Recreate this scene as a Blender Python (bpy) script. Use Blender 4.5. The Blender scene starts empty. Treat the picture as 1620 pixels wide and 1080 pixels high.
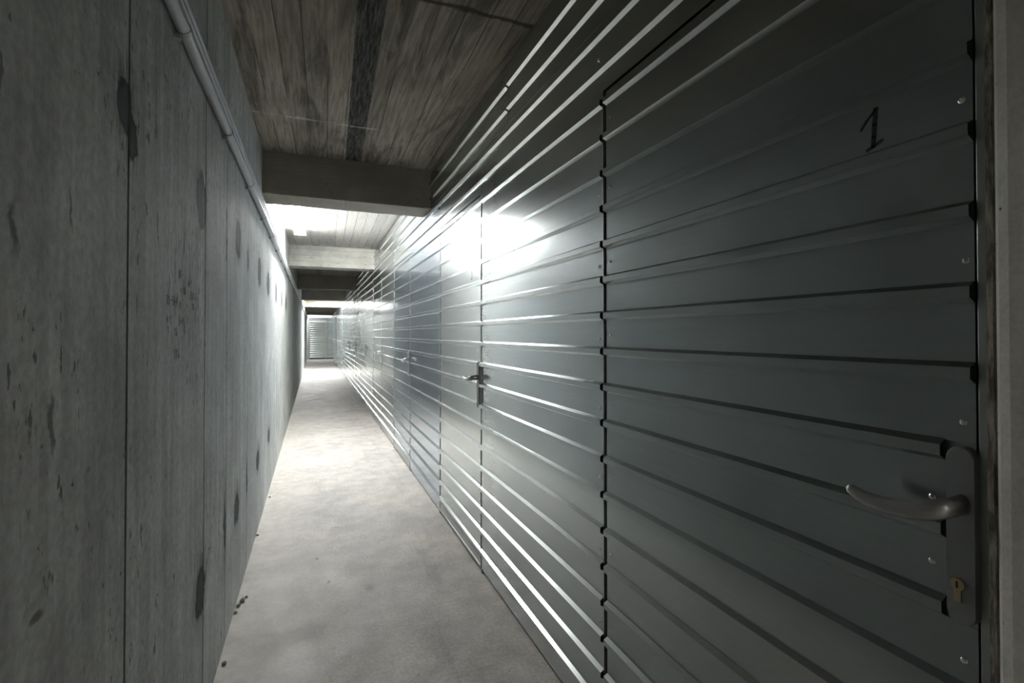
import bpy, bmesh, math, random
from mathutils import Vector, Matrix
random.seed(7)
R = math.radians
sc = bpy.context.scene
C = sc.collection

# ---------------------------------------------------------------- camera
# origin of the plan: the camera's foot; Y runs down the corridor, X to the right, floor at z = 0
cam_d = bpy.data.cameras.new('camera')
cam_d.sensor_width = 36.0
cam_d.lens = 784.477 / 1620 * 36
cam_d.shift_y = -20.1 / 1620
cam_d.clip_start = 0.02
cam_d.clip_end = 200
cam = bpy.data.objects.new('camera', cam_d)
C.objects.link(cam)
cam.location = (0, 0, 1.3)
cam.rotation_euler = (R(90.631), 0, R(-21.738))
sc.camera = cam

# ---------------------------------------------------------------- world, exposure
w = bpy.data.worlds.new('dark_world')
sc.world = w
w.use_nodes = True
w.node_tree.nodes['Background'].inputs[0].default_value = (0, 0, 0, 1)
w.node_tree.nodes['Background'].inputs[1].default_value = 0
sc.view_settings.view_transform = 'Standard'
sc.view_settings.look = 'None'
sc.view_settings.gamma = 1
sc.view_settings.use_curve_mapping = False
sc.view_settings.exposure = 3.0
LAMP = 21.5          # luminous strength of the tubes' diffusers
LAMP_BACK = 24.0
LAMP_Y = [(-6.4, LAMP_BACK), (5.08, LAMP), (17.2, LAMP * 2.4), (26.2, LAMP * .4)]   # near ends of the wall lamps
try:
    sc.cycles.use_denoising = True
    sc.cycles.max_bounces = 14
    sc.cycles.diffuse_bounces = 8
    sc.cycles.glossy_bounces = 8
    sc.cycles.sample_clamp_indirect = 8
except Exception:
    pass

# ---------------------------------------------------------------- plan
XL = -0.3453         # left wall face
XS = 0.855           # flat of the steel sheets
XB = 0.792           # concrete pillar face
CEIL = 2.5988
BEAMZ = 2.293
YB, YE = -8.0, 27.8
RIB0, PITCH = 1.3 + 0.059, 0.1132
RIBD, RIBW, RIBT = 0.0135, 0.031, 0.016

# ---------------------------------------------------------------- helpers
def link(o, parent=None):
    C.objects.link(o)
    if parent is not None:
        o.parent = parent
    return o

def obj(name, bm, mat, parent=None, smooth=False):
    bmesh.ops.recalc_face_normals(bm, faces=bm.faces[:])
    me = bpy.data.meshes.new(name)
    bm.to_mesh(me); bm.free()
    for m in (mat if isinstance(mat, (list, tuple)) else [mat]):
        me.materials.append(m)
    if smooth:
        for p in me.polygons: p.use_smooth = True
    return link(bpy.data.objects.new(name, me), parent)

def empty(name, loc=(0, 0, 0), parent=None):
    o = bpy.data.objects.new(name, None)
    o.empty_display_size = 0.1
    o.location = loc
    return link(o, parent)

def tag(o, label=None, cat=None, group=None, kind=None):
    if label: o['label'] = label
    if cat: o['category'] = cat
    if group: o['group'] = group
    if kind: o['kind'] = kind
    return o

def box(bm, x0, x1, y0, y1, z0, z1, bev=0.0, mi=0):
    r = bmesh.ops.create_cube(bm, size=1)
    vs = r['verts']
    for v in vs:
        v.co = Vector((x0 + (v.co.x + .5) * (x1 - x0), y0 + (v.co.y + .5) * (y1 - y0), z0 + (v.co.z + .5) * (z1 - z0)))
    fs = set(f for v in vs for f in v.link_faces)
    for f in fs: f.material_index = mi
    if bev > 0:
        es = list(set(e for v in vs for e in v.link_edges))
        bmesh.ops.bevel(bm, geom=es, offset=bev, segments=2, affect='EDGES', profile=.5)

def prism(bm, pts, axis, a0, a1, mi=0):
    """closed 2-D outline pts extruded along an axis: 'y' takes (x,z), 'z' takes (x,y), 'x' takes (y,z)"""
    def P(p, a):
        return {'y': (p[0], a, p[1]), 'z': (p[0], p[1], a), 'x': (a, p[0], p[1])}[axis]
    A = [bm.verts.new(P(p, a0)) for p in pts]
    B = [bm.verts.new(P(p, a1)) for p in pts]
    n = len(pts)
    for i in range(n):
        f = bm.faces.new((A[i], A[(i + 1) % n], B[(i + 1) % n], B[i])); f.material_index = mi
    for L in (A, B):
        f = bm.faces.new(L); f.material_index = mi

def tube(bm, pts, rad, n=12, cap=True, squash=None):
    rings = []
    for i, p in enumerate(pts):
        p = Vector(p)
        d = (Vector(pts[min(i + 1, len(pts) - 1)]) - Vector(pts[max(i - 1, 0)])).normalized()
        up = Vector((0, 0, 1)) if abs(d.z) < .9 else Vector((1, 0, 0))
        s = d.cross(up).normalized(); u = s.cross(d).normalized()
        r = rad[i] if isinstance(rad, (list, tuple)) else rad
        q = squash or 1
        rings.append([bm.verts.new(p + s * r * q * math.cos(2 * math.pi * k / n) + u * r * math.sin(2 * math.pi * k / n)) for k in range(n)])
    for a, b in zip(rings, rings[1:]):
        for k in range(n):
            bm.faces.new((a[k], a[(k + 1) % n], b[(k + 1) % n], b[k]))
    if cap:
        bm.faces.new(rings[0]); bm.faces.new(rings[-1])

# ---------------------------------------------------------------- materials
class NT:
    """small node helper"""
    def __init__(s, name):
        s.m = bpy.data.materials.new(name); s.m.use_nodes = True
        s.t = s.m.node_tree; s.n = s.t.nodes; s.l = s.t.links
        s.b = s.n['Principled BSDF']
        s.co = s.n.new('ShaderNodeNewGeometry').outputs['Position']
        s.sep = s.n.new('ShaderNodeSeparateXYZ'); s.l.new(s.co, s.sep.inputs[0])
        s.X, s.Y, s.Z = s.sep.outputs
    def put(s, sock, v):
        if hasattr(v, 'links') or hasattr(v, 'is_output'): s.l.new(v, sock)
        else: sock.default_value = v
    def math(s, op, a, b=0.0, c=None, clamp=False):
        n = s.n.new('ShaderNodeMath'); n.operation = op; n.use_clamp = clamp
        s.put(n.inputs[0], a); s.put(n.inputs[1], b)
        if c is not None: s.put(n.inputs[2], c)
        return n.outputs[0]
    def scale(s, x, y, z, off=(0, 0, 0)):
        n = s.n.new('ShaderNodeMapping'); n.inputs['Scale'].default_value = (x, y, z); n.inputs['Location'].default_value = off
        s.l.new(s.co, n.inputs['Vector']); return n.outputs[0]
    def noise(s, sc=5, det=4, rough=.55, vec=None, dist=0):
        n = s.n.new('ShaderNodeTexNoise'); n.inputs['Scale'].default_value = sc
        n.inputs['Detail'].default_value = det; n.inputs['Roughness'].default_value = rough
        n.inputs['Distortion'].default_value = dist
        s.l.new(vec if vec is not None else s.co, n.inputs['Vector']); return n.outputs['Fac']
    def voro(s, sc=5, vec=None, rnd=1):
        n = s.n.new('ShaderNodeTexVoronoi'); n.inputs['Scale'].default_value = sc; n.inputs['Randomness'].default_value = rnd
        s.l.new(vec if vec is not None else s.co, n.inputs['Vector']); return n.outputs['Distance']
    def rng(s, v, a, b, c=0.0, d=1.0, smooth=True):
        n = s.n.new('ShaderNodeMapRange'); n.interpolation_type = 'SMOOTHSTEP' if smooth else 'LINEAR'
        n.clamp = True
        s.put(n.inputs['Value'], v)
        for k, q in (('From Min', a), ('From Max', b), ('To Min', c), ('To Max', d)): s.put(n.inputs[k], q)
        return n.outputs['Result']
    def mix(s, f, a, b, mode='MIX'):
        n = s.n.new('ShaderNodeMix'); n.data_type = 'RGBA'; n.blend_type = mode
        s.put(n.inputs['Factor'], f)
        for i, v in ((6, a), (7, b)):
            if isinstance(v, tuple): v = (*v[:3], 1)
            s.put(n.inputs[i], v)
        return n.outputs[2]
    def grey(s, v):
        n = s.n.new('ShaderNodeCombineColor')
        for i in range(3): s.l.new(v, n.inputs[i])
        return n.outputs[0]
    def mulc(s, col, val):
        return s.mix(1.0, col, s.grey(val), 'MULTIPLY')
    def bump(s, h, strength=.3, dist=.01):
        n = s.n.new('ShaderNodeBump'); n.inputs['Strength'].default_value = strength; n.inputs['Distance'].default_value = dist
        s.l.new(h, n.inputs['Height']); s.l.new(n.outputs[0], s.b.inputs['Normal'])
    def blob(s, u, v, cu, cv, ru, rv, soft=.35):
        a = s.math('MULTIPLY_ADD', u, 1 / ru, -cu / ru); b = s.math('MULTIPLY_ADD', v, 1 / rv, -cv / rv)
        r = s.math('SQRT', s.math('ADD', s.math('MULTIPLY', a, a), s.math('MULTIPLY', b, b)))
        return s.rng(r, 1.0, 1.0 - soft, 0.0, 1.0)
    def add(s, vals):
        o = vals[0]
        for v in vals[1:]: o = s.math('MAXIMUM', o, v)
        return o
    def out(s, col, rough=.8, metal=0.0, spec=.3):
        s.put(s.b.inputs['Base Color'], (*col[:3], 1) if isinstance(col, tuple) else col)
        s.put(s.b.inputs['Roughness'], rough); s.b.inputs['Metallic'].default_value = metal
        s.b.inputs['Specular IOR Level'].default_value = spec
        return s.m

def plain(name, col, rough=.5, metal=0.0, spec=.5):
    return NT(name).out(col, rough, metal, spec)

def wall_concrete():
    m = NT('cast_concrete_wall')
    base = m.mix(m.rng(m.noise(1.6, 5, .6), .3, .72), (.54, .555, .55), (.68, .69, .67))
    streak = m.noise(1.0, 5, .6, m.scale(20, 20, 1.1))
    base = m.mulc(base, m.rng(streak, .3, .7, .80, 1.1))
    base = m.mulc(base, m.rng(m.noise(5, 6, .7), .35, .65, .86, 1.06))
    fine = m.noise(60, 3, .7)
    base = m.mulc(base, m.rng(fine, .3, .7, .84, 1.1))
    # mortar-filled tie holes and leak stains along the form joints
    n1 = m.noise(14, 4, .6); n2 = m.noise(14, 4, .6, m.scale(1, 1, 1, (7, 3, 9)))
    wob = m.math('MULTIPLY_ADD', n1, .085, -.0425); wob2 = m.math('MULTIPLY_ADD', n2, .085, -.0425)
    U = m.math('ADD', m.Y, wob); V = m.math('ADD', m.Z, wob2)
    P = [(1.178, 1.748, .052, .062), (1.222, 1.695, .026, .052), (1.880, 1.735, .085, .105), (2.72, 1.765, .10, .10), (3.74, 1.72, .11, .115),
         (4.42, 1.70, .13, .105), (5.3, 1.70, .10, .10), (1.905, .452, .085, .088), (2.73, .455, .085, .075), (3.69, .47, .10, .07), (4.55, .46, .10, .06),
         (2.385, 1.72, .022, .12), (3.115, 1.72, .04, .07), (2.385, .50, .03, .12), (3.115, .50, .03, .10), (6.2, 1.70, .1, .1), (7.1, 1.7, .12, .1)]
    core = m.add([m.blob(U, V, *p, .22) for p in P])
    halo = m.add([m.blob(U, V, p[0], p[1] + .01, p[2] * 1.9, p[3] * 2.2, .95) for p in P])
    inner = m.add([m.blob(U, V, p[0], p[1], p[2] * .8, p[3] * .8, .5) for p in P])
    st = m.noise(1, 4, .7, m.scale(90, 90, 12))
    halo = m.math('MULTIPLY', halo, m.rng(st, .40, .56, .0, 1.0))
    # pocks and drips of loose paste
    blot = m.noise(3.0, 3, .6, m.scale(1, 1, .8, (2, 1, 4)))
    pock = m.math('MULTIPLY', m.rng(m.noise(1, 3, .65, m.scale(48, 48, 20)), .62, .67), m.rng(blot, .45, .58))
    zone = m.blob(m.Y, m.Z, 1.72, 1.50, .38, .42, .8)
    pock2 = m.math('MULTIPLY', m.rng(m.noise(1, 3, .65, m.scale(60, 60, 16, (5, 5, 5))), .56, .60), zone)
    bug = m.rng(m.voro(9), .028, .016)
    bug = m.math('MULTIPLY', bug, m.rng(m.noise(4, 2), .45, .55))
    scr = m.add([m.blob(m.math('ADD', U, 0), m.Z, 0.895, 1.175, .014, .06, .6), m.blob(U, m.Z, .797, 1.432, .012, .05, .8), m.blob(U, m.Z, .957, 1.49, .008, .05, .8),
                 m.blob(U, m.Z, 1.265, 1.457, .010, .018, .6), m.blob(U, m.Z, 1.40, 1.55, .008, .06, .7), m.blob(U, m.Z, 1.31, 1.575, .007, .022, .6),
                 m.blob(U, m.Z, 1.50, 1.42, .010, .05, .6), m.blob(U, m.Z, .86, .92, .03, .01, .6), m.blob(U, m.Z, .71, 1.13, .06, .09, 1.)])
    col = m.mix(halo, base, (.06, .065, .06))
    col = m.mix(m.math('MULTIPLY', core, .95), col, m.mix(inner, (.035, .038, .04), (.075, .085, .095)))
    col = m.mix(m.math('MULTIPLY', m.add([pock, pock2]), .75), col, (.06, .06, .058))
    col = m.mix(m.math('MULTIPLY', m.add([bug, scr]), .7), col, (.06, .055, .05))
    h = m.math('ADD', m.math('MULTIPLY', m.noise(25, 5, .6), .5), m.math('MULTIPLY', m.math('ADD', core, bug), -.6))
    m.bump(h, .35, .004)
    return m.out(col, .75, 0, .22)

def joint_dark():
    m = NT('dark_form_joint'); n = m.noise(1, 4, .6, m.scale(20, 20, 5))
    return m.out(m.mix(m.rng(n, .35, .65), (.13, .135, .12), (.24, .245, .225)), .9, 0, .1)

def ceiling_concrete():
    m = NT('board_marked_ceiling')
    x = m.math('ADD', m.X, m.math('MULTIPLY', m.Y, -.022))
    t = m.math('MULTIPLY', x, 9.6); idx = m.math('FLOOR', t); fr = m.math('FRACT', t)
    bay = m.math('FLOOR', m.math('MULTIPLY', m.math('ADD', m.Y, .1), 1 / 3.88))
    wn = m.n.new('ShaderNodeTexWhiteNoise'); wn.noise_dimensions = '2D'
    cv = m.n.new('ShaderNodeCombineXYZ'); m.l.new(idx, cv.inputs[0]); m.l.new(bay, cv.inputs[1]); m.l.new(cv.outputs[0], wn.inputs['Vector'])
    tone = m.rng(wn.outputs['Value'], 0, 1, .80, 1.1, False)
    base = m.mix(m.rng(m.noise(2.2, 5, .6), .3, .7), (.35, .305, .25), (.44, .395, .33))
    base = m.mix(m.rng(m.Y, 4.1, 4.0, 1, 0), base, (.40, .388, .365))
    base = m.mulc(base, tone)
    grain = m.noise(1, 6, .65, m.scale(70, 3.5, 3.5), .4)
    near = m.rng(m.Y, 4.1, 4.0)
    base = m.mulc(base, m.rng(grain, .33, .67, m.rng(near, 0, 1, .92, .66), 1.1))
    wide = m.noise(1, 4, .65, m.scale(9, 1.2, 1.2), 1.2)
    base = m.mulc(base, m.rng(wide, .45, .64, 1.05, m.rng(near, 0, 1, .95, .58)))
    jn = m.math('MINIMUM', fr, m.math('SUBTRACT', 1.0, fr))
    jw = m.rng(jn, .035, .012)
    jw = m.math('MULTIPLY', jw, m.rng(m.noise(1, 2, .5, m.scale(6, 1.5, 1)), .42, .56))
    base = m.mix(m.math('MULTIPLY', jw, .75), base, (.06, .055, .05))
    # one darker form board in the first bay
    e = m.math('MULTIPLY_ADD', m.noise(1, 3, .6, m.scale(6, 25, 1)), .012, -.006)
    xd = m.math('ADD', m.math('MULTIPLY_ADD', m.Y, -.031, m.X), e)
    dk = m.math('MULTIPLY', m.rng(xd, .086, .092), m.rng(xd, .203, .196))
    dk = m.math('MULTIPLY', dk, m.math('MULTIPLY', m.rng(m.Y, 4.0, 3.98), m.rng(m.Y, .0, .1)))
    dkg = m.noise(1, 6, .7, m.scale(120, 9, 1))
    base = m.mix(dk, base, m.mix(m.rng(dkg, .38, .68), (.045, .045, .043), (.19, .185, .17)))
    # lime bloom along a crack, and a pour joint
    wy = m.math('MULTIPLY_ADD', m.noise(9, 5, .7), .06, -.03)
    yy = m.math('ABSOLUTE', m.math('SUBTRACT', m.math('ADD', m.Y, wy), 3.23))
    thick = m.rng(m.noise(7, 3, .6, m.scale(1, .1, 1)), .42, .75, .003, .022)
    cr = m.math('MULTIPLY', m.rng(m.math('DIVIDE', yy, thick), 1.0, .5), m.rng(m.X, .42, .30))
    cr = m.math('MULTIPLY', cr, m.rng(m.noise(22, 3), .38, .5))
    base = m.mix(m.math('MULTIPLY', cr, .75), base, (.66, .66, .62))
    y2 = m.math('ABSOLUTE', m.math('SUBTRACT', m.math('ADD', m.Y, wy), 1.90))
    pj = m.math('MULTIPLY', m.rng(y2, .022, .004), m.rng(m.X, .24, .32))
    base = m.mix(m.math('MULTIPLY', pj, .85), base, (.05, .045, .04))
    # knots of the form boards
    kv = m.voro(4.2, m.scale(1.7, 1, 1, (3, 1, 0)), .9)
    knot = m.math('MULTIPLY', m.rng(m.math('ABSOLUTE', m.math('SUBTRACT', kv, .085)), .018, .004), m.rng(m.noise(1.3, 2), .5, .58))
    base = m.mix(m.math('MULTIPLY', knot, .65), base, (.08, .07, .06))
    spk = m.math('MULTIPLY', m.rng(m.noise(38, 2, .6), .70, .75), 1.0)
    base = m.mix(m.math('MULTIPLY', spk, .5), base, (.07, .065, .06))
    m.bump(m.math('ADD', m.math('MULTIPLY', grain, .6), m.math('MULTIPLY', jw, -1.0)), .5, .004)
    return m.out(base, .88, 0, .15)

def beam_concrete(boards=False):
    m = NT('beam_concrete_boards' if boards else 'beam_concrete')
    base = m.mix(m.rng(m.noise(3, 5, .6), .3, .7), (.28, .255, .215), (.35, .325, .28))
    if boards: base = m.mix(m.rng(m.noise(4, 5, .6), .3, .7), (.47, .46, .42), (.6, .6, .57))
    g = m.noise(1, 5, .65, m.scale(3, 3, 60))
    base = m.mulc(base, m.rng(g, .3, .7, .86 if boards else .93, 1.05))
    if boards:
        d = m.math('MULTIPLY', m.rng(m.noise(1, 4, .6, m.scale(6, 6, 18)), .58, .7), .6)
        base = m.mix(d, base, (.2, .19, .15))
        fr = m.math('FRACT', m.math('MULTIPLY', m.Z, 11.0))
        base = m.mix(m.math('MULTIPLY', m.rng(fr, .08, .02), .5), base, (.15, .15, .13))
    spk = m.rng(m.noise(30, 2, .6), .68, .74)
    base = m.mix(m.math('MULTIPLY', spk, .45), base, (.09, .085, .08))
    # bare pale laitance on the soffit
    nz = m.n.new('ShaderNodeNewGeometry'); s2 = m.n.new('ShaderNodeSeparateXYZ'); m.l.new(nz.outputs['Normal'], s2.inputs[0])
    m.bump(m.noise(35, 5, .65), .4, .004)
    return m.out(base, .88, 0, .15)

def floor_concrete():
    m = NT('dusty_screed_floor')
    base = m.mix(m.rng(m.noise(1.4, 6, .62), .32, .68), (.425, .41, .39), (.56, .53, .48))
    base = m.mulc(base, m.rng(m.noise(7, 6, .65), .35, .65, .84, 1.08))
    base = m.mix(m.rng(m.noise(2.3, 5, .6, m.scale(1, 1, 1, (8, 5, 0))), .42, .62, 0, .6), base, m.mulc(base, m.math('ADD', .88, 0)))
    base = m.mulc(base, m.rng(m.noise(70, 3, .7), .3, .7, .80, 1.12))
    # pale cement dust beside the left wall
    ed = m.math('MULTIPLY', m.rng(m.math('ADD', m.X, m.math('MULTIPLY_ADD', m.noise(5, 5, .7), .3, -.15)), .08, -.32), .75)
    base = m.mix(ed, base, m.mix(m.rng(m.noise(16, 5, .7), .35, .65), (.40, .375, .33), (.56, .54, .49)))
    tr = m.math('MULTIPLY', m.rng(m.noise(1, 4, .6, m.scale(14, 1.2, 1)), .5, .66), m.rng(m.X, .35, .6))
    base = m.mulc(base, m.rng(tr, 0, 1, 1, .88))
    spk = m.math('MULTIPLY', m.rng(m.noise(28, 3, .6), .69, .73), m.rng(m.noise(3, 3), .42, .6))
    base = m.mix(m.math('MULTIPLY', spk, .7), base, (.13, .11, .09))
    cr = m.math('MULTIPLY', m.rng(m.math('ABSOLUTE', m.math('SUBTRACT', m.noise(4.5, 5, .6), .5)), .008, .001), m.rng(m.noise(2.5, 3, .5, m.scale(1, 1, 1, (9, 2, 0))), .56, .62))
    base = m.mix(m.math('MULTIPLY', cr, .35), base, (.15, .13, .11))
    # two dark spots trodden into the dust
    sp = m.add([m.blob(m.math('ADD', m.X, m.math('MULTIPLY_ADD', m.noise(40, 3), .02, -.01)), m.Y, .076, 2.79, .014, .026, .6),
                m.blob(m.X, m.Y, .02, 3.1, .012, .02, .6), m.blob(m.X, m.Y, .27, 2.64, .035, .06, 1.)])
    base = m.mix(m.math('MULTIPLY', sp, .6), base, (.10, .07, .045))
    m.bump(m.math('ADD', m.noise(30, 6, .65), m.math('MULTIPLY', m.noise(5, 4), .8)), .3, .005)
    return m.out(base, m.rng(m.noise(4, 4), .3, .7, .52, .7), 0, .4)

def steel(name, col, r1, r2, mixf=.5, seed=0):
    """zinc coat: a tight and a broad highlight lobe over one another, rolling lines along Y"""
    m = NT(name)
    ln = m.noise(1, 2, .5, m.scale(160, 2.2, 160, (seed, 0, 0)))
    bl = m.noise(2.5, 3, .5, m.scale(1, .5, 1, (seed * 1.7, 3, 0)))
    c = m.mix(m.rng(bl, .25, .75), tuple(k * .94 for k in col), tuple(min(1, k * 1.04) for k in col))
    c = m.mulc(c, m.rng(ln, .3, .7, .975, 1.02))
    m.out(c, r1, 1.0, .5)
    b2 = m.n.new('ShaderNodeBsdfPrincipled'); b2.inputs['Metallic'].default_value = 1.0
    m.l.new(c, b2.inputs['Base Color']); b2.inputs['Roughness'].default_value = r2
    bp = m.n.new('ShaderNodeBump'); bp.inputs['Strength'].default_value = .12; bp.inputs['Distance'].default_value = .02
    m.l.new(m.noise(2.0, 1, .4, m.scale(1, .8, 1.6, (seed, seed, 0))), bp.inputs['Height'])
    m.l.new(bp.outputs[0], m.b.inputs['Normal']); m.l.new(bp.outputs[0], b2.inputs['Normal'])
    mx = m.n.new('ShaderNodeMixShader'); m.put(mx.inputs[0], mixf)
    m.l.new(m.b.outputs[0], mx.inputs[1]); m.l.new(b2.outputs[0], mx.inputs[2])
    m.l.new(mx.outputs[0], m.n['Material Output'].inputs['Surface'])
    return m.m

def crust():
    m = NT('mortar_crust'); n = m.noise(1, 5, .7, m.scale(60, 60, 18))
    m.bump(n, .6, .006)
    return m.out(m.mix(m.rng(n, .35, .65), (.10, .085, .065), (.30, .27, .225)), .95, 0, .1)

def pier_concrete():
    m = NT('pitted_pillar_concrete')
    base = m.mix(m.rng(m.noise(5, 6, .65), .3, .7), (.55, .53, .48), (.70, .68, .63))
    pit = m.math('MULTIPLY', m.rng(m.voro(45), .11, .06), m.rng(m.noise(12, 3), .44, .54))
    base = m.mulc(base, m.rng(m.noise(150, 3, .7), .25, .75, .9, 1.06))
    base = m.mix(m.math('MULTIPLY', pit, .85), base, (.04, .038, .035))
    st = m.rng(m.noise(9, 4, .6, m.scale(1, 1, 1, (4, 4, 4))), .6, .72)
    base = m.mix(m.math('MULTIPLY', st, .3), base, (.24, .22, .17))
    m.bump(m.math('ADD', m.noise(60, 4), m.math('MULTIPLY', pit, -1.5)), .4, .003)
    return m.out(base, .85, 0, .2)

def emit(name, s):
    m = bpy.data.materials.new(name); m.use_nodes = True
    b = m.node_tree.nodes['Principled BSDF']
    b.inputs['Base Color'].default_value = (.9, .9, .9, 1)
    b.inputs['Emission Color'].default_value = (1.0, 1.0, .985, 1)
    b.inputs['Emission Strength'].default_value = s
    return m

M_WALL, M_JOINT, M_CEIL, M_FLOOR = wall_concrete(), joint_dark(), ceiling_concrete(), floor_concrete()
M_BEAM, M_BEAMB, M_PIER, M_CRUST = beam_concrete(), beam_concrete(True), pier_concrete(), crust()
SC = (.60, .635, .64)
M_SHEET = [steel('galvanised_sheet', (.56, .60, .605), .15, .36, .26, 0), steel('galvanised_sheet_duller', (.45, .485, .485), .16, .38, .3, 4), steel('galvanised_sheet_bluish', (.53, .60, .67), .12, .34, .2, 9)]
M_FRAME = plain('galvanised_frame', (.45, .47, .47), .42, 1.0)
M_SCREW = plain('bright_zinc_screw', (.85, .86, .86), .22, 1.0)
M_DARK = plain('shade_black', (.012, .012, .012), .7)  # near-black painted in for the shade of gap, void and keyhole
M_PLATE = plain('anodised_grey_plate', (.27, .28, .29), .42, .4)
M_LEVER = plain('brushed_grey_lever', (.42, .41, .41), .32, .8)
M_BRASS = plain('brass_cylinder', (.55, .44, .26), .35, 1.0)
M_INK = plain('black_marker_ink', (.006, .006, .007), .55)
M_PENCIL = plain('carpenter_pencil', (.035, .04, .042), .7)
M_PIPE = plain('grey_plastic_conduit', (.50, .51, .53), .42)
M_CLIP = plain('grey_pipe_clip', (.34, .35, .36), .5)
M_LAMPB = plain('lamp_housing_grey', (.6, .6, .6), .5)

# ---------------------------------------------------------------- room shell
bm = bmesh.new(); box(bm, XL - .3, 2.4, YB, YE + .3, -.2, 0)
tag(obj('floor', bm, M_FLOOR), 'dusty grey screed floor of the corridor', 'floor', kind='structure')
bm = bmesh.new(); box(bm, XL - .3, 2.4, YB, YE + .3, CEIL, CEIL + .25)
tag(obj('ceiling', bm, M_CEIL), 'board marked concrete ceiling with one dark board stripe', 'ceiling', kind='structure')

# left wall with real form joints: outline in plan, extruded upwards
joints = [(-.35, .008), (.42 - 1.3, .008), (1.198, .011), (1.951, .010), (2.394, .006), (3.124, .007), (3.914, .008), (4.679, .006)]
y = 5.447
while y < YE - .3:
    joints.append((y, .007)); y += .765
y = -1.6
while y > YB + .3:
    joints.append((y, .008)); y -= .765
joints = sorted(set(joints))
pts = [(XL - .3, YB), (XL, YB)]; jf = []
for yj, wj in joints:
    pts += [(XL, yj - wj / 2), (XL - .0045, yj - wj * .25), (XL - .0045, yj + wj * .25), (XL, yj + wj / 2)]
    jf += [len(pts) - 4, len(pts) - 3, len(pts) - 2]
pts += [(XL, YE + .3), (XL - .3, YE + .3)]
bm = bmesh.new(); prism(bm, pts, 'z', 0.0, CEIL)
bm.faces.ensure_lookup_table()
for i in jf: bm.faces[i].material_index = 1
wl = tag(obj('wall_left', bm, [M_WALL, M_JOINT]), 'long grey cast concrete wall with vertical form joints and dark filled tie holes', 'wall', kind='structure')

# handwriting: strokes as thin ribbons in the plane of the wall
GLY = {'0': [[(.5, 1), (.15, .75), (.1, .3), (.4, 0), (.75, .2), (.8, .7), (.5, 1)]], '1': [[(.15, .72), (.55, 1), (.5, 0)]],
       '2': [[(.12, .78), (.4, 1), (.75, .8), (.6, .45), (.1, .0), (.85, .04)]], '3': [[(.15, .95), (.7, .9), (.35, .55), (.75, .3), (.4, 0), (.1, .1)]],
       '4': [[(.5, 1), (.1, .4), (.85, .42)], [(.62, .7), (.58, 0)]], '5': [[(.8, 1), (.25, .97), (.2, .58), (.65, .55), (.7, .15), (.15, 0)]],
       '6': [[(.7, 1), (.25, .6), (.15, .15), (.55, 0), (.75, .3), (.25, .4)]], '7': [[(.1, .98), (.8, 1), (.35, 0)]],
       '8': [[(.5, 1), (.2, .75), (.7, .3), (.45, 0), (.2, .25), (.75, .75), (.5, 1)]],
       '-': [[(.15, .5), (.8, .52)]], '=': [[(.15, .62), (.8, .64)], [(.15, .38), (.8, .38)]], ':': [[(.45, .7), (.5, .62)], [(.45, .3), (.5, .22)]],
       '+': [[(.1, .5), (.85, .5)], [(.48, .85), (.46, .12)]], ' ': []}
def stroke(bm, pts, wd, x, sgn):
    """ribbon through (y,z) points standing .4 mm proud of the plane at x"""
    for (a, b) in zip(pts, pts[1:]):
        a, b = Vector(a), Vector(b); d = (b - a)
        if d.length < 1e-6: continue
        d.normalize(); n = Vector((-d.y, d.x)) * wd / 2; a = a - d * wd * .3; b = b + d * wd * .3
        q = [a + n, b + n, b - n, a - n]
        prism(bm, [(p.x, p.y) for p in q], 'x', x, x + sgn * .0004)
def write(bm, text, y, z, h, wd, x, sgn, diry=1):
    for ch in text:
        for s in GLY[ch]:
            stroke(bm, [(y + diry * (px + random.uniform(-.04, .04)) * h * .62, z + (pz + random.uniform(-.03, .03)) * h) for px, pz in s], wd, x, sgn)
        y += diry * h * .78
bm = bmesh.new()
for t, y, z, h in [('35-', 1.60, 1.455, .022), ('54:', 1.70, 1.44, .020), ('= 13', 1.62, 1.415, .018), ('531', 1.74, 1.405, .022), ('21', 1.76, 1.375, .018),
                   ('30-544', 1.475, 1.375, .024), (':2', 1.60, 1.372, .016), ('4:1', 1.478, 1.327, .022), ('5=+5', 1.60, 1.325, .022), ('1', 1.49, 1.302, .018), ('16', 1.555, 1.295, .022), ('7', 1.665, 1.30, .02), ('316', 1.555, 1.235, .026)]:
    write(bm, t, y, z, h, .0026, XL, 1)
obj('pencil_writing', bm, M_PENCIL, wl)

# pier of concrete at the right, beside the first door
bm = bmesh.new()
c = .022; yp = .361
out = [(1.15, yp), (XB + c, yp), (XB, yp - c)]
prism(bm, [(1.15, YB), (XB, YB), (XB, yp - c), (XB + .006, yp - c * .45), (XB + c, yp), (1.15, yp)], 'z', 0, CEIL)
pil = tag(obj('pillar', bm, M_PIER), 'pitted pale concrete pillar beside the first steel door', 'pillar', kind='structure')
mb = bmesh.new()
random.seed(3)
n = 90; z = 0.0; ring = []
for i in range(n + 1):                               # ragged mortar bead between frame and pillar
    zz = i / n * CEIL; d = random.uniform(-.003, .003)
    ring.append([(.833 + d, .361), (.829 + d, .371), (.836 + d * .5, .3815), (.850, .3815), (.850, .361)])
vr = [[mb.verts.new((p[0], p[1], i / n * CEIL)) for p in r] for i, r in enumerate(ring)]
for a, b in zip(vr, vr[1:]):
    for k in range(5): mb.faces.new((a[k], a[(k + 1) % 5], b[(k + 1) % 5], b[k]))
mb.faces.new(vr[0]); mb.faces.new(vr[-1])
obj('mortar_bead', mb, M_CRUST, pil)

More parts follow.
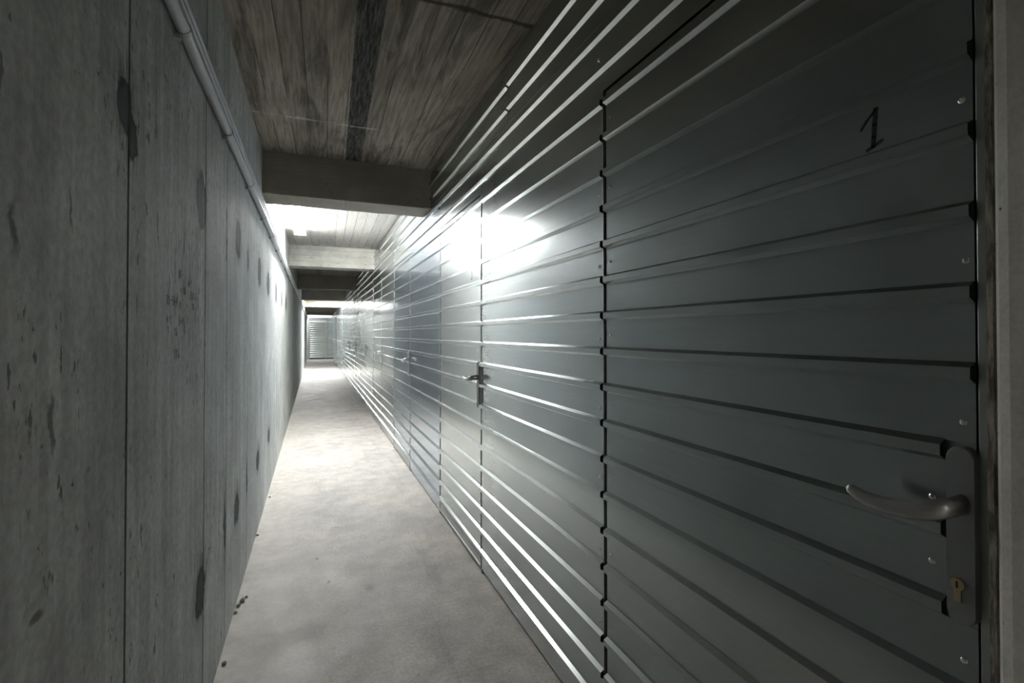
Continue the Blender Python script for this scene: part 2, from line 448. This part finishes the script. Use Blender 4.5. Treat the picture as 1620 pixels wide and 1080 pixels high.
# beams
def beam(y0, y1, z0, mat, label):
    bm = bmesh.new(); n = 150
    rows = []
    x0, x1 = XL - .1, 2.2
    for i in range(n + 1):
        x = x0 + (x1 - x0) * i / n
        a = random.uniform(-.004, .005) + .004 * math.sin(i * .9); b = random.choice([0, 0, .002, -.002, .010, -.004]) + random.uniform(-.004, .004)
        rows.append([(x, y0, CEIL + .05), (x, y0, z0 + .004 + a * .6), (x, y0 + .004, z0 + abs(a) * .3), (x, y1 - .006 + b * .5, z0), (x, y1, z0 + .008 + b), (x, y1, CEIL + .05)])
    vr = [[bm.verts.new(p) for p in r] for r in rows]
    for a, b in zip(vr, vr[1:]):
        for k in range(6): bm.faces.new((a[k], a[(k + 1) % 6], b[(k + 1) % 6], b[k]))
    bm.faces.new(vr[0]); bm.faces.new(vr[-1])
    return tag(obj('beam', bm, mat), label, 'beam', kind='structure')
BE = [(-4.0, -3.7, BEAMZ, M_BEAM, 'concrete ceiling beam behind the viewer, farther one'), (-.15, .15, BEAMZ, M_BEAM, 'concrete ceiling beam right above the viewer'),
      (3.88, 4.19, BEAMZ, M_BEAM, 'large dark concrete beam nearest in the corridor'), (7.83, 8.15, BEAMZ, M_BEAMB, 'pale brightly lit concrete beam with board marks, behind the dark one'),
      (11.65, 11.97, BEAMZ, M_BEAM, 'dark concrete beam right behind the pale lit one'), (15.55, 15.87, BEAMZ, M_BEAM, 'dark concrete beam in front of the second wall lamp'),
      (19.45, 19.77, BEAMZ, M_BEAM, 'small pale concrete beam behind the second wall lamp'), (23.3, 23.62, BEAMZ, M_BEAM, 'small dark concrete beam between second and third lamp'),
      (25.85, 26.1, 2.235, M_BEAM, 'last dark concrete beam before the end of the corridor')]
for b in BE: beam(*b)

# ---------------------------------------------------------------- corrugated steel sheets
def rib_z(z0, z1, dz):
    k0 = math.ceil((RIB0 + dz - z1) / PITCH); out = []
    k = k0
    while True:
        z = RIB0 + dz - k * PITCH
        if z < z0: break
        out.append(z); k += 1
    return sorted(out)

def profile(z0, z1, dz, xs):
    """(x,z) line of the sheet face from bottom to top; ribs stand out towards the corridor"""
    P = [(xs, z0)]
    for z in rib_z(z0 + RIBW * .6, z1 - RIBW * .6, dz):
        P += [(xs, z - RIBW / 2), (xs - RIBD, z - RIBT / 2), (xs - RIBD, z + RIBT / 2), (xs, z + RIBW / 2)]
        P += [(xs, z + RIBW / 2 + .0075), (xs - .0012, z + RIBW / 2 + .0085), (xs - .0012, z + RIBW / 2 + .0100), (xs, z + RIBW / 2 + .0110)] if False else []
    P.append((xs, z1))
    return P

def sheet(bm, y0, y1, z0, z1, dz=0.0, xs=XS, t=.0009, warp=0.0, ny=6, axis='y', mi=0):
    P = profile(z0, z1, dz, xs)
    ys = [y0 + (y1 - y0) * i / ny for i in range(ny + 1)]
    ph = random.uniform(0, 6)
    F, B = [], []
    for j, yy in enumerate(ys):
        f, b = [], []
        for (x, z) in P:
            o = warp * math.sin(ph + j * 1.3 + z * 3.1)
            if axis == 'y': f.append(bm.verts.new((x + o, yy, z))); b.append(bm.verts.new((x + o + t, yy, z)))
            else: f.append(bm.verts.new((yy, x + o, z))); b.append(bm.verts.new((yy, x + o + t, z)))
        F.append(f); B.append(b)
    def q(*v):
        fa = bm.faces.new(v); fa.material_index = mi
    n = len(P)
    for j in range(ny):
        for i in range(n - 1):
            q(F[j][i], F[j + 1][i], F[j + 1][i + 1], F[j][i + 1]); q(B[j][i], B[j][i + 1], B[j + 1][i + 1], B[j + 1][i])
        q(F[j][0], B[j][0], B[j + 1][0], F[j + 1][0]); q(F[j][-1], F[j + 1][-1], B[j + 1][-1], B[j][-1])
    for j in (0, ny):
        for i in range(n - 1): q(F[j][i], F[j][i + 1], B[j][i + 1], B[j][i])

def screw_mesh():
    bm = bmesh.new()
    tube(bm, [(0, 0, 0), (-.0008, 0, 0), (-.0018, 0, 0), (-.0024, 0, 0)], [.0047, .0047, .0036, .0016], 12)
    for v in bm.verts: pass
    bmesh.ops.recalc_face_normals(bm, faces=bm.faces[:])
    me = bpy.data.meshes.new('screw'); bm.to_mesh(me); bm.free(); me.materials.append(M_SCREW); me.materials.append(M_DARK)
    for p in me.polygons: p.use_smooth = False
    return me
SCREW = screw_mesh()
def screws(parent, spots):
    for (y, z) in spots:
        o = bpy.data.objects.new('screw', SCREW); o.location = (XS, y, z); link(o, parent)

DOORS = [(.401, 1.340), (2.607, 3.550), (4.780, 5.790), (6.970, 7.990), (9.220, 10.190), (11.39, 12.36), (13.57, 14.54), (15.75, 16.72), (17.93, 18.90), (20.11, 21.08), (22.29, 23.26), (24.47, 25.44)]
DTOP, DBOT = 1.3 + .768, .091
SPLIT = 2.300            # where the tall sheets end and the top cladding starts

wr = tag(empty('wall_right', (XS, .4, 0)), 'long partition of horizontally ribbed galvanised steel sheets, with steel doors', 'wall', kind='structure')
def local(o, parent):
    o.parent = parent
    o.matrix_parent_inverse = Matrix.Translation(-Vector(parent.location)); return o
def wpart(name, bm, mat, parent): return local(obj(name, bm, mat), parent)

flat = [RIB0 - (k + .5) * PITCH for k in range(-8, 12)]
# fixed sheets between the doors
edges = [(DOORS[i][1], DOORS[i + 1][0]) for i in range(len(DOORS) - 1)] + [(DOORS[-1][1], YE)]
for i, (a, b) in enumerate(edges):
    bm = bmesh.new(); random.seed(40 + i)
    ya = a + (.018 if i == 0 else .006)
    dz = random.choice([-.003, 0, .002]) if i else 0
    sheet(bm, ya, b - .003, .018, SPLIT + .01, dz, XS + random.uniform(-.0003, .0003), warp=.0, ny=10)
    p = wpart('corrugated_sheet', bm, M_SHEET[[0, 2, 1, 0, 1][i % 5]], wr)
    for e in (ya + .024, b - .022):
        if i < 4:
            for z in flat[::2]:
                if .1 < z < 2.3:
                    s = bpy.data.objects.new('screw', SCREW); s.location = (XS, e, z - .012 + random.uniform(-.006, .006)); C.objects.link(s); s.parent = p
# sheets over the door heads
for i, (a, b) in enumerate(DOORS):
    bm = bmesh.new(); random.seed(80 + i)
    sheet(bm, (a - .003) if i else .372, b + (.018 if i == 0 else .006), DTOP + .009, SPLIT + .01, 0, XS, ny=4)
    wpart('header_sheet', bm, M_SHEET[i % 2], wr)
# top cladding, lapped sheets that step over each other
tops = [.372, 2.19, 3.05, 3.97, 5.4, 7.2, 9.0, 10.8, 12.6, 14.4, 16.2, 18.0, 19.8, 21.6, 23.4, 25.2, YE]
for i, (a, b) in enumerate(zip(tops, tops[1:])):
    bm = bmesh.new(); random.seed(120 + i)
    top = CEIL - .002 if i < 2 else CEIL - .03
    xs = XS - .0022 - .0012 * (i % 2)
    sheet(bm, a, b + .03, SPLIT, top, [0, -.006, -.009, -.004][i % 4] , xs, ny=4)
    wpart('top_cladding', bm, M_SHEET[0], wr)
# posts, rails and a back wall painted black for the unlit void behind
for i, (a, b) in enumerate(DOORS):
    for yy, s in ((a, -1), (b, 1)):
        if i == 0 and s < 0: continue
        bm = bmesh.new()
        c0 = yy + (.012 if s > 0 and i == 0 else .004 if s > 0 else -.008)
        box(bm, XS - .004, XS + .03, c0, c0 + .003, .012, DTOP + .004)          # folded edge of the frame between door and sheet
        box(bm, XS + .034, XS + .074, yy - .030, yy + .030, 0, CEIL)
        box(bm, XS - .004, XS + .05, yy - .012 + (.012 if s > 0 else -.012), yy + .012 + (.012 if s > 0 else -.012), 0, .022)   # foot
        wpart('frame_post', bm, M_FRAME, wr)
bm = bmesh.new()
box(bm, XS - .0005, XS + .04, .3815, .3995, 0, CEIL, .0008)
wpart('frame_post', bm, M_FRAME, wr)
bm = bmesh.new()
box(bm, 2.2, 2.25, YB, YE + .3, 0, CEIL)
wpart('back_wall', bm, M_DARK, wr)

# ---------------------------------------------------------------- doors
def lever_handle(parent, y, z, first=False):
    """long plate with lever and profile cylinder; y,z is where the lever turns"""
    e = parent
    bm = bmesh.new()
    x0, x1 = XS - .0145, XS - .0035
    n = 14; r = .0165; zt, zb = z + .080, z - .168
    pts = [(y + r * math.cos(a), zt - r + r * math.sin(a)) for a in [math.pi * k / n for k in range(n + 1)]] + \
          [(y + r * math.cos(a), zb + r + r * math.sin(a)) for a in [math.pi + math.pi * k / n for k in range(n + 1)]]
    prism(bm, pts, 'x', x0, x1 + .012)
    es = [ed for ed in bm.edges if all(abs(v.co.x - x0) < 1e-6 for v in ed.verts)]
    bmesh.ops.bevel(bm, geom=es, offset=.0022, segments=3, affect='EDGES', profile=.5)
    pl = wpart('lock_plate', bm, M_PLATE, e)
    sub = lambda nm, b, m, sm=False: _sub(nm, b, m, pl, e, sm)
    bm = bmesh.new()
    path = [(XS - .010, y - .002, z), (XS - .022, y - .002, z), (XS - .036, y - .001, z - .001), (XS - .047, y + .004, z - .003), (XS - .053, y + .013, z - .007),
            (XS - .055, y + .028, z - .012), (XS - .056, y + .050, z - .017), (XS - .057, y + .072, z - .0195), (XS - .058, y + .094, z - .018), (XS - .060, y + .110, z - .013), (XS - .062, y + .121, z - .0065), (XS - .063, y + .1245, z - .003)]
    rad = [.0150, .0140, .0135, .0138, .0142, .0142, .0136, .0128, .0116, .0100, .0080, .0036]
    tube(bm, path, rad, 18, True, .72)
    sub('lever', bm, M_LEVER, True)
    bm = bmesh.new()
    cy, cz = y + .003, z - .112
    pts = [(cy + .0085 * math.cos(a), cz + .0085 * math.sin(a)) for a in [R(-60 + 300 * k / 16) for k in range(17)]]
    pts = [(cy + .0043, cz - .024)] + pts + [(cy - .0043, cz - .024)]
    pts[-1] = (cy - .0043, cz - .024)
    prism(bm, pts, 'x', XS - .0175, XS - .010)
    cyl = sub('lock_cylinder', bm, M_BRASS)
    bm = bmesh.new()
    box(bm, XS - .0180, XS - .0172, cy - .0012, cy + .0012, cz - .005, cz + .004)
    sub('keyhole', bm, M_DARK)
    return pl
def _sub(nm, b, m, pl, root, sm):
    o = obj(nm, b, m, None, sm); o.parent = pl; return o

labels = ['dark grey ribbed steel door marked 1 with large lever handle, nearest the pillar', 'ribbed steel door faintly marked 2 with glaring reflection, second from the pillar']
ords = ['third', 'fourth', 'fifth', 'sixth', 'seventh', 'eighth', 'ninth', 'tenth', 'eleventh', 'twelfth']
labels += ['ribbed galvanised steel door in the partition, %s door counted from the pillar' % o for o in ords]
for i, (a, b) in enumerate(DOORS):
    random.seed(200 + i)
    root = tag(empty('door_%d' % (i + 1), (XS, a, 0)), labels[i], 'door', kind='structure')
    bm = bmesh.new()
    dz = 0.0 if i < 2 else random.choice([-.002, 0, .003])
    mat = M_SHEET[[1, 0, 2, 1, 0][i % 5]]
    zc0, zc1 = 1.3 - .409, 1.3 - .153          # cut-out around the lock
    cw = .038
    xs = XS
    if i < 4:
        sheet(bm, a + .0015, a + cw, DBOT, zc0, dz, xs, ny=1)
        sheet(bm, a + .0015, a + cw, zc1, DTOP, dz, xs, ny=1)
        sheet(bm, a + cw, b, DBOT, DTOP, dz, xs, warp=.0, ny=8)
    else:
        sheet(bm, a + .002, b, DBOT, DTOP, dz, xs, ny=3)
    leaf = wpart('door_sheet', bm, mat, root)
    bm = bmesh.new()                                # welded leaf frame behind the sheet
    box(bm, XS + .001, XS + .032, a + .002, a + .046, DBOT - .078, DTOP)
    box(bm, XS + .001, XS + .032, b - .046, b - .001, DBOT - .078, DTOP)
    box(bm, XS + .001, XS + .032, a + .046, b - .046, DTOP - .045, DTOP)
    box(bm, XS + .001, XS + .032, a + .046, b - .046, DBOT - .078, DBOT - .005)
    wpart('leaf_frame', bm, M_FRAME, root)
    if i > 0:
        bm = bmesh.new()
        box(bm, XS - .0015, XS + .001, a + .001, b - .001, .026, DBOT - .006)
        box(bm, XS - .0045, XS - .0015, a + .001, b - .001, .020, .034)
        wpart('kick_rail_or_gap_shade', bm, M_FRAME, root)
    lever_handle(root, a + .014, 1.3 - .238)
    if i < 4:
        sp = []
        for k, z in enumerate(flat):
            if DBOT + .05 < z < DTOP - .03:
                if (k % 2) == 0:
                    sp.append((b - .022, z + random.uniform(-.006, .006)))
        near = [(a + .014, 1.3 + .333), (a + .011, 1.3 + .104), (a + .016, 1.3 - .125), (a + .056, 1.3 - .337), (a + .018, 1.3 - .461), (a + .055, 1.3 - .241), (a + .015, 1.3 - .69), (a + .015, 1.3 - .92), (a + .015, 1.3 + .56)]
        for (y, z) in sp + near:
            s = bpy.data.objects.new('screw', SCREW); s.location = (XS, y, z); C.objects.link(s); s.parent = leaf
    if i == 0:
        bm = bmesh.new(); x = XS
        def seg(p, wd): stroke(bm, p, wd, x, -1)
        seg([(.5555, 1.3 + .343), (.547, 1.3 + .354), (.538, 1.3 + .3625), (.5315, 1.3 + .369)], .0042)
        seg([(.5315, 1.3 + .370), (.5335, 1.3 + .345), (.5345, 1.3 + .325), (.536, 1.3 + .309)], .0075)
        seg([(.5455, 1.3 + .3055), (.536, 1.3 + .3090), (.5215, 1.3 + .3150)], .0055)
        wpart('painted_number', bm, M_INK, root)
    if i == 1:
        bm = bmesh.new()
        write(bm, '2', 2.745 + .052, 1.3 + .322, .05, .0028, XS, -1, -1)
        wpart('painted_number', bm, plain('worn_marker_ink', (.12, .12, .13), .6), root)

# ---------------------------------------------------------------- end of the corridor
bm = bmesh.new(); box(bm, XL - .3, 2.4, YE + .02, YE + .3, 0, CEIL)
we = tag(obj('wall_end', bm, M_WALL), 'short end wall closing the far end of the corridor', 'wall', kind='structure')
bm = bmesh.new()
sheet(bm, .62, .855, .03, 2.0, 0, YE - .02, axis='x', ny=2)
sheet(bm, -.27, .855, 2.02, 2.15, 0, YE - .02, axis='x', ny=2)
obj('corrugated_sheet', bm, M_SHEET[1], we)
bm = bmesh.new(); box(bm, -.29, .855, YE - .05, YE - .02, 1.925, 1.96); box(bm, -.29, .855, YE - .05, YE - .02, 2.15, 2.17); box(bm, -.275, -.235, YE - .05, YE - .02, 0, 1.93); box(bm, .56, .60, YE - .05, YE - .02, 0, 1.93)
obj('door_surround', bm, M_FRAME, we)
root = tag(empty('door_13', (-.2, YE - .04, 0)), 'ribbed steel door in the end wall facing down the corridor', 'door', kind='structure')
bm = bmesh.new(); sheet(bm, -.21, .56, .06, 1.92, 0, YE - .035, axis='x', ny=3)
wpart('door_sheet', bm, M_SHEET[1], root)
bm = bmesh.new(); box(bm, -.235, .855, YE - .034, YE - .02, .012, .05)  # black strip painted as the shaded gap under the end door
wpart('kick_rail_or_gap_shade', bm, M_DARK, root)
bm = bmesh.new(); box(bm, XL - .3, 2.4, YB - .2, YB, 0, CEIL)
tag(obj('wall_back', bm, M_PIER), 'concrete wall closing the corridor behind the viewer', 'wall', kind='structure')

# ---------------------------------------------------------------- conduits on the left wall
def pipe(name, zc, r, xo, label, group):
    bm = bmesh.new()
    ys = [YB + .2 + k * (YE - YB - .4) / 70 for k in range(71)]
    random.seed(int(zc * 1000))
    tube(bm, [(XL + xo + random.uniform(.0, .0012), y, zc + random.uniform(-.0015, .0015)) for y in ys], r, 12)
    return tag(obj(name, bm, M_PIPE, None, True), label, 'pipe', group)
p1 = pipe('conduit_pipe', 1.3 + .808, .017, .021, 'thick grey plastic conduit along the left wall, lowest of three', 'conduits along the left wall')
p2 = pipe('conduit_pipe', 1.3 + .850, .010, .023, 'thin grey conduit along the left wall, middle of three', 'conduits along the left wall')
p3 = pipe('conduit_pipe', 1.3 + .879, .010, .023, 'thin grey conduit along the left wall, topmost of three', 'conduits along the left wall')
def clip_mesh():
    bm = bmesh.new()
    zc = 1.3 + .808
    arc = [(.021 + .0195 * math.sin(a), zc - .0195 * math.cos(a)) for a in [R(-25 + 215 * k / 12) for k in range(13)]]
    inn = [(.021 + .0178 * math.sin(a), zc - .0178 * math.cos(a)) for a in [R(-25 + 215 * k / 12) for k in range(13)]][::-1]
    prism(bm, [(XL + x, z) for x, z in arc + inn], 'y', -.009, .009)
    box(bm, XL + .001, XL + .016, -.009, .009, zc - .032, zc - .018)
    bmesh.ops.recalc_face_normals(bm, faces=bm.faces[:])
    me = bpy.data.meshes.new('pipe_clip'); bm.to_mesh(me); bm.free(); me.materials.append(M_CLIP); return me
CL = clip_mesh()
cy = [1.533, 2.254, 2.985, 3.769, 4.474, 5.149, 5.87, 6.596]
y = 7.32
while y < YE - .4: cy.append(y); y += .72
for y in cy:
    o = bpy.data.objects.new('pipe_clip', CL); o.location = (0, y, 0); link(o, p1)

# ---------------------------------------------------------------- wall lamps
LN = {0: 'long white tube lamp under the ceiling behind the viewer', 1: 'glaring white tube lamp under the ceiling behind the first dark beam',
      2: 'small bright tube lamp under the ceiling halfway down the corridor', 3: 'smallest bright tube lamp, under the ceiling before the end door'}
for i, (y0, s) in enumerate(LAMP_Y):
    L = 1.52; xc = XL + .18
    root = tag(empty('ceiling_lamp', (xc, y0, CEIL)), LN[i], 'lamp', 'tube lamps under the ceiling beside the left wall')
    bm = bmesh.new(); box(bm, xc - .055, xc + .055, y0, y0 + L, CEIL - .030, CEIL - .0005, .004)
    wpart('housing', bm, M_LAMPB, root)
    bm = bmesh.new(); n = 12
    arc = [(xc + .065 * math.cos(math.pi * k / n), CEIL - .030 - .055 * math.sin(math.pi * k / n) ** .7) for k in range(n + 1)]
    prism(bm, arc, 'y', y0 + .02, y0 + L - .02)
    wpart('diffuser', bm, emit('glowing_diffuser', s), root)
    for q in (y0, y0 + L - .02):
        bm = bmesh.new(); box(bm, xc - .068, xc + .068, q, q + .02, CEIL - .088, CEIL - .0005, .003)
        wpart('end_cap', bm, M_LAMPB, root)

# ---------------------------------------------------------------- crumbs of concrete on the floor
def crumb(x, y, r, label):
    bm = bmesh.new(); bmesh.ops.create_icosphere(bm, subdivisions=2, radius=r)
    for v in bm.verts:
        v.co *= random.uniform(.7, 1.2); v.co.z *= .6; v.co.y *= 1.3
    lo = min(v.co.z for v in bm.verts)
    for v in bm.verts: v.co += Vector((x, y, -lo - .0005))
    tag(obj('concrete_crumb', bm, random.choice([M_CRUST, M_JOINT])), label, 'debris', 'crumbs of concrete along the foot of the left wall')
random.seed(5)
for (x, y, r, lab) in [(-.332, 2.70, .010, 'blackish concrete crumb in the middle of the small clump at the left wall'), (-.320, 2.745, .013, 'largest dark crumb of the small clump at the foot of the left wall'),
                  (-.336, 2.64, .008, 'small crumb at the near end of the clump at the foot of the left wall'), (-.306, 2.775, .007, 'small crumb farthest from the wall in the small clump on the floor'),
                  (-.325, 2.25, .009, 'round dark crumb against the left wall foot near the lower picture edge'), (-.328, 2.06, .010, 'nearest crumb of concrete, at the wall foot right by the picture edge'),
                  (-.335, 3.6, .009, 'lone crumb at the left wall foot well beyond the small clump'), (-.325, 4.4, .008, 'farthest crumb of concrete at the foot of the left wall')]:
    crumb(x, y, r, lab)
